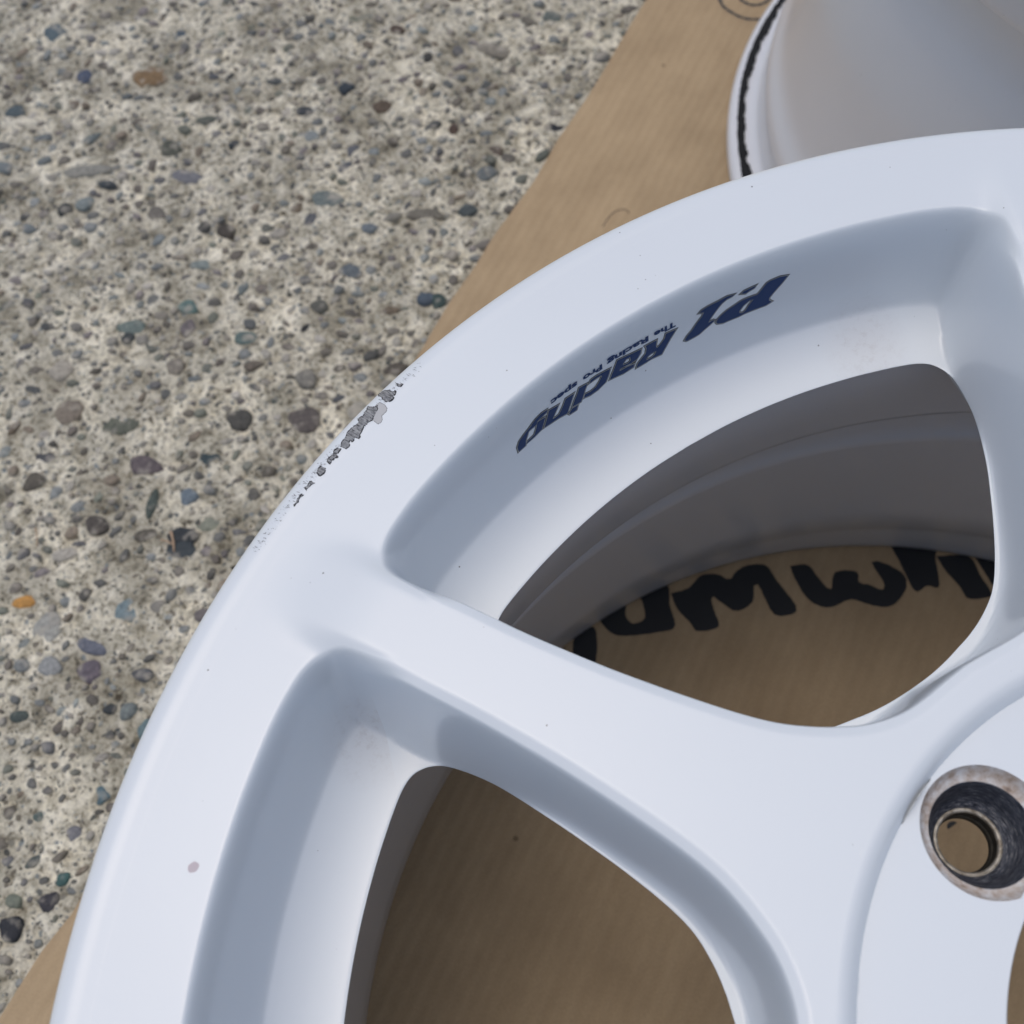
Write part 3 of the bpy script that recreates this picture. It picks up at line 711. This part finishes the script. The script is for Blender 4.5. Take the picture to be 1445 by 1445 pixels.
# ------------------------------------------------------------------ cardboard
def card_mat():
    m, nt, b = new_mat('brown_corrugated_cardboard', (.36, .26, .165), .85, spec=.2)
    tc = N(nt, 'ShaderNodeTexCoord')
    mp = N(nt, 'ShaderNodeMapping'); mp.inputs['Rotation'].default_value[2] = math.radians(-CARD_A); L(nt, tc.outputs['Object'], mp.inputs[0])
    mp2 = N(nt, 'ShaderNodeMapping'); mp2.inputs['Scale'].default_value = (30, 90, 1); L(nt, mp.outputs[0], mp2.inputs[0])
    n1 = N(nt, 'ShaderNodeTexNoise', ins={'Scale': 1.0, 'Detail': 3.0, 'Roughness': .6}); L(nt, mp2.outputs[0], n1.inputs['Vector'])
    n2 = N(nt, 'ShaderNodeTexNoise', ins={'Scale': 22.0, 'Detail': 5.0, 'Roughness': .6}); L(nt, tc.outputs['Object'], n2.inputs['Vector'])
    n3 = N(nt, 'ShaderNodeTexNoise', ins={'Scale': 900.0, 'Detail': 3.0}); L(nt, tc.outputs['Object'], n3.inputs['Vector'])
    c0, c1 = CARD_C
    r1 = ramp(nt, [(.30, c1), (.62, c0)]); L(nt, n1.outputs[0], r1.inputs[0])
    r2 = ramp(nt, [(.35, (.84, .83, .82)), (.6, (1, 1, 1))]); L(nt, n2.outputs[0], r2.inputs[0])
    r3 = ramp(nt, [(.3, (.93, .93, .93)), (.7, (1.04, 1.04, 1.04))]); L(nt, n3.outputs[0], r3.inputs[0])
    c = mix(nt, 1.0, mix(nt, .85, r1.outputs[0], r2.outputs[0], 'MULTIPLY'), r3.outputs[0], 'MULTIPLY')
    # crease-like thin scratches across the liner and a few dark flecks
    mp3 = N(nt, 'ShaderNodeMapping'); mp3.inputs['Rotation'].default_value[2] = math.radians(-CARD_A - 68); mp3.inputs['Scale'].default_value = (1, 1, 1); L(nt, tc.outputs['Object'], mp3.inputs[0])
    vo = N(nt, 'ShaderNodeTexVoronoi', ins={'Scale': 34.0}); L(nt, tc.outputs['Object'], vo.inputs['Vector'])
    fl = math_n(nt, 'LESS_THAN', vo.outputs['Distance'], .045)
    c = mix(nt, math_n(nt, 'MULTIPLY', fl, .55), c, (.10, .07, .045))
    L(nt, c, b.inputs['Base Color'])
    wv = N(nt, 'ShaderNodeTexWave', wave_type='BANDS', bands_direction='Y', ins={'Scale': 55.0, 'Distortion': 1.8, 'Detail': 3.0, 'Detail Scale': .6}); L(nt, mp.outputs[0], wv.inputs['Vector'])
    rw = ramp(nt, [(0, (.965, .962, .96)), (1, (1, 1, 1))]); L(nt, wv.outputs[0], rw.inputs[0]); L(nt, mix(nt, 1.0, c, rw.outputs[0], 'MULTIPLY'), b.inputs['Base Color'])
    bp = N(nt, 'ShaderNodeBump', ins={'Strength': .4, 'Distance': .0006}); L(nt, wv.outputs[0], bp.inputs['Height'])
    bp2 = N(nt, 'ShaderNodeBump', ins={'Strength': .3, 'Distance': .0005}); L(nt, n2.outputs[0], bp2.inputs['Height']); L(nt, bp.outputs[0], bp2.inputs['Normal']); L(nt, bp2.outputs[0], b.inputs['Normal'])
    return m
CARD_A = 33.0
CARD_C = ((.475, .355, .22), (.435, .322, .198))
M_CARD = card_mat()
M_FLUTE = new_mat('cardboard_cut_edge', (.22, .155, .10), .95, spec=.1)[0]
edge = [Vector((x, y)) for x, y in D['edge']]
dirv = Vector((math.cos(math.radians(32.5)), math.sin(math.radians(32.5))))
nin = Vector((dirv.y, -dirv.x))
rnd = random.Random(2)
E2 = []
for i in range(len(edge) - 1):
    nseg = max(1, int((edge[i] - edge[i + 1]).length / 9))
    for k in range(nseg):
        p = edge[i].lerp(edge[i + 1], k / nseg); E2.append(p + nin * (rnd.uniform(-.25, .25)))
E2.append(edge[-1])
E2 = [edge[0] + dirv * 260] + E2 + [edge[-1] - dirv * 60]
far = 640
loop = E2 + [E2[-1] + nin * far, E2[0] + nin * far]
card = bpy.data.objects.new('cardboard_sheet', None); COL.objects.link(card)
tag(card, 'flattened brown corrugated cardboard under the white wheels, with black marker writing', 'cardboard')
n = len(loop); V_ = [(p.x, p.y, 4.4) for p in loop] + [(p.x, p.y, .9) for p in loop]
me = bpy.data.meshes.new('liner')
bm = bmesh.new(); vs = [bm.verts.new(Vector(v) * MM) for v in V_[:n]]
f = bm.faces.new(vs); bmesh.ops.triangulate(bm, faces=[f]); bmesh.ops.recalc_face_normals(bm, faces=bm.faces[:])
if bm.faces[0].normal.z < 0: bmesh.ops.reverse_faces(bm, faces=bm.faces[:])
bm.to_mesh(me); bm.free(); link('top_liner', me, M_CARD, card)
# cut edge: thin liners with a fluted core between
V_, F_ = [], []
for i, p in enumerate(loop):
    for z in (4.38, 3.9, 2.6, 1.3, .5): 
        ins = 0 if z > 4 else (.35 if z > 3 else .9 if z > 1 else .1)
        V_.append((p.x + nin.x * ins, p.y + nin.y * ins, z))
for i in range(n):
    k = (i + 1) % n
    for q in range(4): F_.append((i * 5 + q, i * 5 + q + 1, k * 5 + q + 1, k * 5 + q))
link('cut_edge', mesh('cut_edge', np.array(V_) * MM, F_), M_FLUTE, card)

def flat_poly(loop, name, mat, z, parent, grow_d=0., jag=0., seed=1):
    rnd = random.Random(seed)
    P = [Vector((x, y, 0)) for x, y in loop]
    Q = []
    for i in range(len(P)):
        a, b = P[i], P[(i + 1) % len(P)]
        for t in (0, .25, .5, .75):
            q = a.lerp(b, t)
            if t: q += Vector((rnd.uniform(-jag, jag), rnd.uniform(-jag, jag), 0))
            Q.append(q)
    bm = bmesh.new(); vs = [bm.verts.new(Vector((q.x, q.y, z)) * MM) for q in Q]
    for t in tessellate_polygon([Q]):
        try: bm.faces.new([vs[i] for i in t])
        except ValueError: pass
    bmesh.ops.recalc_face_normals(bm, faces=bm.faces[:])
    me = bpy.data.meshes.new(name); bm.to_mesh(me); bm.free()
    return link(name, me, mat, parent)
for i, (k, lp) in enumerate(D['marker'].items()):
    q_ = catmull(lp + [lp[0]], 70)[:-1]
    flat_poly(q_.tolist(), 'marker_stroke', M_INK, 4.56 + .01 * i, card, 0, .16, i)
def strip(pts, wd, name, mat, z, parent):
    P = catmull(pts, 60); t = np.gradient(P, axis=0); nn = np.c_[-t[:, 1], t[:, 0]]; nn /= np.linalg.norm(nn, axis=1)[:, None]
    ww = wd * (1 + .25 * np.sin(np.arange(60) * .7))[:, None]
    V = np.vstack([np.c_[P + nn * ww / 2, np.full(60, z)], np.c_[P - nn * ww / 2, np.full(60, z)]])
    return link(name, mesh(name, V * MM, [(i, i + 1, i + 61, i + 60) for i in range(59)], False), mat, parent)
for i, s in enumerate(D['swirl']): strip(s, 2.0, 'pen_loop', M_INK2, 4.6 + i * .02, card)
strip(D['ring'], .7, 'ring_stain', M_RING, 4.6, card)

# ------------------------------------------------------------------ concrete with exposed pebbles
def vnoise(P, scale, seed):
    rs = np.random.RandomState(seed); G = rs.rand(256, 256)
    x = P[:, 0] / scale + seed * 7.3; y = P[:, 1] / scale + seed * 3.1
    xi, yi = np.floor(x).astype(int), np.floor(y).astype(int); fx, fy = x - xi, y - yi
    fx = fx * fx * (3 - 2 * fx); fy = fy * fy * (3 - 2 * fy)
    g = lambda a, b: G[a % 256, b % 256]
    return (g(xi, yi) * (1 - fx) + g(xi + 1, yi) * fx) * (1 - fy) + (g(xi, yi + 1) * (1 - fx) + g(xi + 1, yi + 1) * fx) * fy
def ground_z(P):
    return (-1.2 * vnoise(P, 9, 1) - 2.6 * np.maximum(vnoise(P, 4.6, 2) - .45, 0) * 2.2 - 1.2 * np.maximum(vnoise(P, 2.3, 3) - .3, 0) + .4 * vnoise(P, 60, 4)) - .25
xs = np.r_[-4000, -2000, -1000, -700, np.arange(-420, 341, 1.9), 600, 900, 2000, 4000]
ys = np.r_[-4000, -2000, -800, 0, 120, np.arange(180, 900, 1.9), 1200, 2000, 4000]
X, Y = np.meshgrid(xs, ys)
GP = np.c_[X.ravel(), Y.ravel()]
GZ = ground_z(GP)
# keep the base low where the cardboard lies
V_ = np.c_[GP, GZ] * MM
nx, ny = len(xs), len(ys)
ii = np.arange(nx * ny).reshape(ny, nx)
Fq = np.stack([ii[:-1, :-1], ii[:-1, 1:], ii[1:, 1:], ii[1:, :-1]], -1).reshape(-1, 4)
me = bpy.data.meshes.new('ground')
me.vertices.add(len(V_)); me.vertices.foreach_set('co', V_.ravel())
me.loops.add(len(Fq) * 4); me.loops.foreach_set('vertex_index', Fq.ravel())
me.polygons.add(len(Fq)); me.polygons.foreach_set('loop_start', np.arange(len(Fq)) * 4); me.polygons.foreach_set('loop_total', np.full(len(Fq), 4))
me.polygons.foreach_set('use_smooth', np.ones(len(Fq), bool)); me.update(); me.validate()
def ground_mat():
    m, nt, b = new_mat('weathered_concrete', (.4, .37, .31), .9, spec=.25)
    tc = N(nt, 'ShaderNodeTexCoord'); co = tc.outputs['Object']
    n1 = N(nt, 'ShaderNodeTexNoise', ins={'Scale': 75.0, 'Detail': 7.0, 'Roughness': .72}); L(nt, co, n1.inputs['Vector'])
    n2 = N(nt, 'ShaderNodeTexNoise', ins={'Scale': 330.0, 'Detail': 6.0, 'Roughness': .75}); L(nt, co, n2.inputs['Vector'])
    r1 = ramp(nt, [(.34, GR[0]), (.47, GR[1]), (.62, GR[2])]); L(nt, n1.outputs[0], r1.inputs[0])
    r2 = ramp(nt, [(.30, (.16, .15, .135)), (.41, (.60, .58, .54)), (.50, (1, 1, 1)), (.66, (1.25, 1.24, 1.20))]); L(nt, n2.outputs[0], r2.inputs[0])
    c = mix(nt, 1.0, r1.outputs[0], r2.outputs[0], 'MULTIPLY')
    n9 = N(nt, 'ShaderNodeTexNoise', ins={'Scale': 26.0, 'Detail': 3.0}); L(nt, co, n9.inputs['Vector'])
    r9 = ramp(nt, [(.34, (.62, .61, .58)), (.5, (.98, .98, .97)), (.66, (1.2, 1.19, 1.16))]); L(nt, n9.outputs[0], r9.inputs[0])
    c = mix(nt, 1.0, c, r9.outputs[0], 'MULTIPLY')
    # small aggregate grains too small to build
    last = c
    for sc, lo, seed in ((290, .30, 0.), (520, .32, 3.)):
        mp = N(nt, 'ShaderNodeMapping'); mp.inputs['Location'].default_value = (seed, seed, 0); L(nt, co, mp.inputs[0])
        nz = N(nt, 'ShaderNodeTexNoise', ins={'Scale': sc * .8, 'Detail': 2.0}); L(nt, mp.outputs[0], nz.inputs['Vector'])
        ad = N(nt, 'ShaderNodeVectorMath', operation='MULTIPLY_ADD'); L(nt, nz.outputs['Color'], ad.inputs[0]); ad.inputs[1].default_value = (.0035,) * 3; L(nt, mp.outputs[0], ad.inputs[2])
        v = N(nt, 'ShaderNodeTexVoronoi', ins={'Scale': sc}); L(nt, ad.outputs[0], v.inputs['Vector'])
        sp = N(nt, 'ShaderNodeSeparateColor'); L(nt, v.outputs['Color'], sp.inputs[0])
        here = math_n(nt, 'MULTIPLY', math_n(nt, 'GREATER_THAN', sp.outputs[0], .66), math_n(nt, 'LESS_THAN', v.outputs['Distance'], math_n(nt, 'MULTIPLY_ADD', sp.outputs[1], .30, lo - .12)))
        rc = ramp(nt, [(0, srgb('3a3f41')), (.2, srgb('55595a')), (.4, srgb('6b6459')), (.55, srgb('7d868a')), (.7, srgb('4b4438')), (.85, srgb('8d8a80')), (1, srgb('6a5a45'))], 'CONSTANT'); L(nt, sp.outputs[2], rc.inputs[0])
        last = mix(nt, math_n(nt, 'MULTIPLY', here, .85), last, rc.outputs[0])
    L(nt, last, b.inputs['Base Color'])
    bp = N(nt, 'ShaderNodeBump', ins={'Strength': .9, 'Distance': .0012}); L(nt, n2.outputs[0], bp.inputs['Height']); L(nt, bp.outputs[0], b.inputs['Normal'])
    return m
GR = ((.25, .23, .18), (.57, .535, .435), (.75, .71, .60))
M_GROUND = ground_mat()
ground = link('ground', me, M_GROUND); tag(ground, kind='structure')
ground['label'] = 'weathered concrete with exposed pebbles'

def stone_mat(name, use_attr):
    m, nt, b = new_mat(name, (.2, .2, .2), .7, spec=.35)
    if use_attr:
        a = N(nt, 'ShaderNodeAttribute', attribute_name='stone_color'); base = a.outputs['Color']
    else:
        a = N(nt, 'ShaderNodeObjectInfo'); base = a.outputs['Color']
    tc = N(nt, 'ShaderNodeTexCoord'); g = N(nt, 'ShaderNodeNewGeometry')
    n = N(nt, 'ShaderNodeTexNoise', ins={'Scale': 420.0, 'Detail': 6.0, 'Roughness': .7}); L(nt, g.outputs['Position'], n.inputs['Vector'])
    r = ramp(nt, [(.32, (.62, .62, .62)), (.5, (1, 1, 1)), (.7, (1.45, 1.42, 1.36))]); L(nt, n.outputs[0], r.inputs[0])
    n2 = N(nt, 'ShaderNodeTexNoise', ins={'Scale': 120.0, 'Detail': 4.0}); L(nt, g.outputs['Position'], n2.inputs['Vector'])
    k = N(nt, 'ShaderNodeMapRange', ins={'From Min': .53, 'From Max': .68, 'To Max': .8}); L(nt, n2.outputs[0], k.inputs['Value'])
    c = mix(nt, k.outputs[0], mix(nt, 1.0, base, r.outputs[0], 'MULTIPLY'), (.40, .37, .31))    # cement film
    L(nt, c, b.inputs['Base Color'])
    bp = N(nt, 'ShaderNodeBump', ins={'Strength': .5, 'Distance': .0005}); L(nt, n.outputs[0], bp.inputs['Height']); L(nt, bp.outputs[0], b.inputs['Normal'])
    return m
M_STONE = stone_mat('pebble', False); M_STONES = stone_mat('pebbles_small', True)

def stone_geo(rnd, n=14, rings=((1.03, -.9), (1.0, .0), (.82, .42), (.45, .62))):
    ph = [rnd.uniform(0, 6.3) for _ in range(4)]; am = (rnd.uniform(.05, .16), rnd.uniform(.03, .12), rnd.uniform(.02, .07))
    cut = [(rnd.uniform(0, 6.3), rnd.uniform(.74, .93)) for _ in range(rnd.choice((3, 4, 5)))]
    V, Fc = [], []
    for k, (s, z) in enumerate(rings):
        for j in range(n):
            a = 2 * math.pi * j / n
            q = 1 + am[0] * math.sin(2 * a + ph[0]) + am[1] * math.sin(3 * a + ph[1]) + am[2] * math.sin(5 * a + ph[2])
            for ca, cd in cut:
                c = math.cos(a - ca)
                if c > .1: q = min(q, cd / c)
            V.append((q * s * math.cos(a), q * s * math.sin(a), z + .10 * math.sin(a + ph[3]) * (z > 0)))
    V.append((0, 0, .64)); top = len(V) - 1
    for k in range(len(rings) - 1):
        for j in range(n):
            l = (j + 1) % n; Fc.append((k * n + j, k * n + l, (k + 1) * n + l, (k + 1) * n + j))
    for j in range(n): Fc.append(((len(rings) - 1) * n + j, (len(rings) - 1) * n + (j + 1) % n, top))
    return V, Fc
rnd = random.Random(21)
PROTO = [stone_geo(rnd) for _ in range(12)]
PROTO_ME = []
for V, Fc in PROTO:
    me = mesh('stone', V, Fc); me.materials.append(M_STONE); PROTO_ME.append(me)
PALETTE = ['4d5558', '3c4347', '5f6a6e', '6b7578', '5a5650', '4b463d', '6e695e', '7c7a72', '8a877c', '545d55', '5c6659', '615a5f', '454b55', '6a5b48', '9a958a', '2e3336', '6d7a7b', '514a45']
def zat(x, y): return float(ground_z(np.array([[x, y]]))[0])
def on_card(x, y):
    p = Vector((x, y))
    for i in range(len(edge) - 1):
        pass
    # signed distance from the mean edge line
    xs_ = [e.x for e in edge][::-1]; ys_ = [e.y for e in edge][::-1]
    return y < np.interp(x, xs_, ys_)
stones = []
grid = {}
def free(x, y, r):
    cx, cy = int(x // 16), int(y // 16)
    for i in range(cx - 2, cx + 3):
        for j in range(cy - 2, cy + 3):
            for (a, b, c) in grid.get((i, j), ()):
                if (a - x) ** 2 + (b - y) ** 2 < (c + r) ** 2 * .82: return False
    return True
def put(x, y, a, b, rot, col): 
    grid.setdefault((int(x // 16), int(y // 16)), []).append((x, y, max(a, b) * .8 + min(a, b) * .2)); stones.append((x, y, a, b, rot, col))
for x, y, a, b, rot, c in D['stones']: put(x, y, a * 1.12, b * 1.12, rot, srgb(c))
rs = random.Random(77)
def proj(x, y):
    v = cam_o.matrix_world.inverted() @ Vector((x * MM, y * MM, 0)); 
    if v.z > -.01: return None
    f = 1550.66; return (722.5 + f * v.x / -v.z, 722.5 - f * v.y / -v.z)
cam_inv = cam_o.matrix_world.inverted()
for cls_, (cnt, lo, hi) in enumerate(((250, 4.0, 7.2), (2300, 2.4, 4.4), (2600, 1.4, 2.5))):
    for _ in range(cnt * 3):
        x, y = rs.uniform(-400, 330), rs.uniform(190, 880)
        if on_card(x, y - 3): continue
        a = rs.uniform(lo, hi) if cls_ else lo + (hi - lo) * rs.random() ** 1.8
        b = a * rs.uniform(.5, .95)
        if not free(x, y, a * .9 + .3): continue
        c = srgb(rs.choice(PALETTE)); g_ = sum(c) / 3; k = rs.uniform(.85, 1.5) if cls_ else rs.uniform(.8, 1.3); t_ = (.25, .42, .5)[cls_]; m_ = (.40, .36, .29); c = tuple(min((q * (1 - t_) + (g_ * .6 + m_[i_] * .4) * t_) * k, 1) for i_, q in enumerate(c))
        put(x, y, a, b, rs.uniform(-70, 50), c)
        cnt -= 1
        if cnt <= 0: break
def visible(s):
    q = proj(s[0], s[1]); return q is not None and -10 < q[0] < 1455 and -10 < q[1] < 1455
def in_front(s):     # hidden behind the wheel in the photo?
    q = proj(s[0], s[1]); return q
order = sorted(range(len(stones)), key=lambda i: -(stones[i][2] + stones[i][3]) * (1 if visible(stones[i]) else .01))
big = set(order[:300])
V_, F_, C_ = [], [], []
for i, (x, y, a, b, rot, c) in enumerate(stones):
    z = zat(x, y) + .25; hgt = min(b, 3.2) * .55 + .3
    if i in big:
        o = bpy.data.objects.new('stone', PROTO_ME[i % 12]); COL.objects.link(o); o.parent = ground
        o.location = (x * MM, y * MM, (z + .10 - hgt * .10) * MM); o.rotation_euler = (rs.gauss(0, .05), rs.gauss(0, .05), math.radians(rot)); o.scale = (a * MM, b * MM, hgt * MM)
        o.color = (*c, 1)
    else:
        V, Fc = PROTO[i % 12]; k = len(V_); ca, sa = math.cos(math.radians(rot)), math.sin(math.radians(rot))
        for p in V: V_.append(((x + p[0] * a * ca - p[1] * b * sa) * MM, (y + p[0] * a * sa + p[1] * b * ca) * MM, (z + .05 + p[2] * hgt) * MM))
        for f in Fc: F_.append(tuple(q + k for q in f))
        C_ += [(*c, 1)] * len(V)
me = mesh('pebbles', V_, F_)
at = me.color_attributes.new('stone_color', 'FLOAT_COLOR', 'POINT'); at.data.foreach_set('color', np.array(C_).ravel())
o = link('pebbles', me, M_STONES, ground); o['kind'] = 'stuff'
# dry stalk fragments
M_STRAW = new_mat('dry_straw', (.42, .30, .20), .8)[0]
def straw(p0, p1, wd, label):
    a, b = Vector((*p0, 1.3)), Vector((*p1, .9)); d = b - a; sd_ = Vector((-d.y, d.x, 0)).normalized()
    V, Fc = [], []
    for k in range(7):
        t = k / 6; c = a.lerp(b, t) + sd_ * (.5 * math.sin(t * 3.0)); r = wd * (1 - .35 * t) * (1 + .15 * math.sin(k * 2.1))
        for j in range(6):
            q = 2 * math.pi * j / 6; V.append(c + sd_ * (r * math.cos(q)) + Vector((0, 0, r * .6 * math.sin(q))))
    for k in range(6):
        for j in range(6): Fc.append((k * 6 + j, k * 6 + (j + 1) % 6, (k + 1) * 6 + (j + 1) % 6, (k + 1) * 6 + j))
    Fc += [tuple(range(5, -1, -1)), tuple(range(36, 42))]
    o = link('dry_straw', mesh('dry_straw', [v * MM for v in V], Fc), M_STRAW)
    tag(o, label, 'straw', 'dry straw bits on the concrete')
straw((-154.3, 375.1), (-157.5, 364.4), .75, 'short tan straw bit lying across a dark pebble near the scraped rim')
straw((-160.4, 373.5), (-156.5, 368.2), .55, 'smallest reddish straw bit crossing beside the tan one near the scraped rim')
straw((-210.5, 413.8), (-213.7, 403.4), .4, 'thin pale straw bit on the concrete at the far left')
print('stones', len(stones), 'tris', sum(len(m.polygons) * 2 for m in bpy.data.meshes))
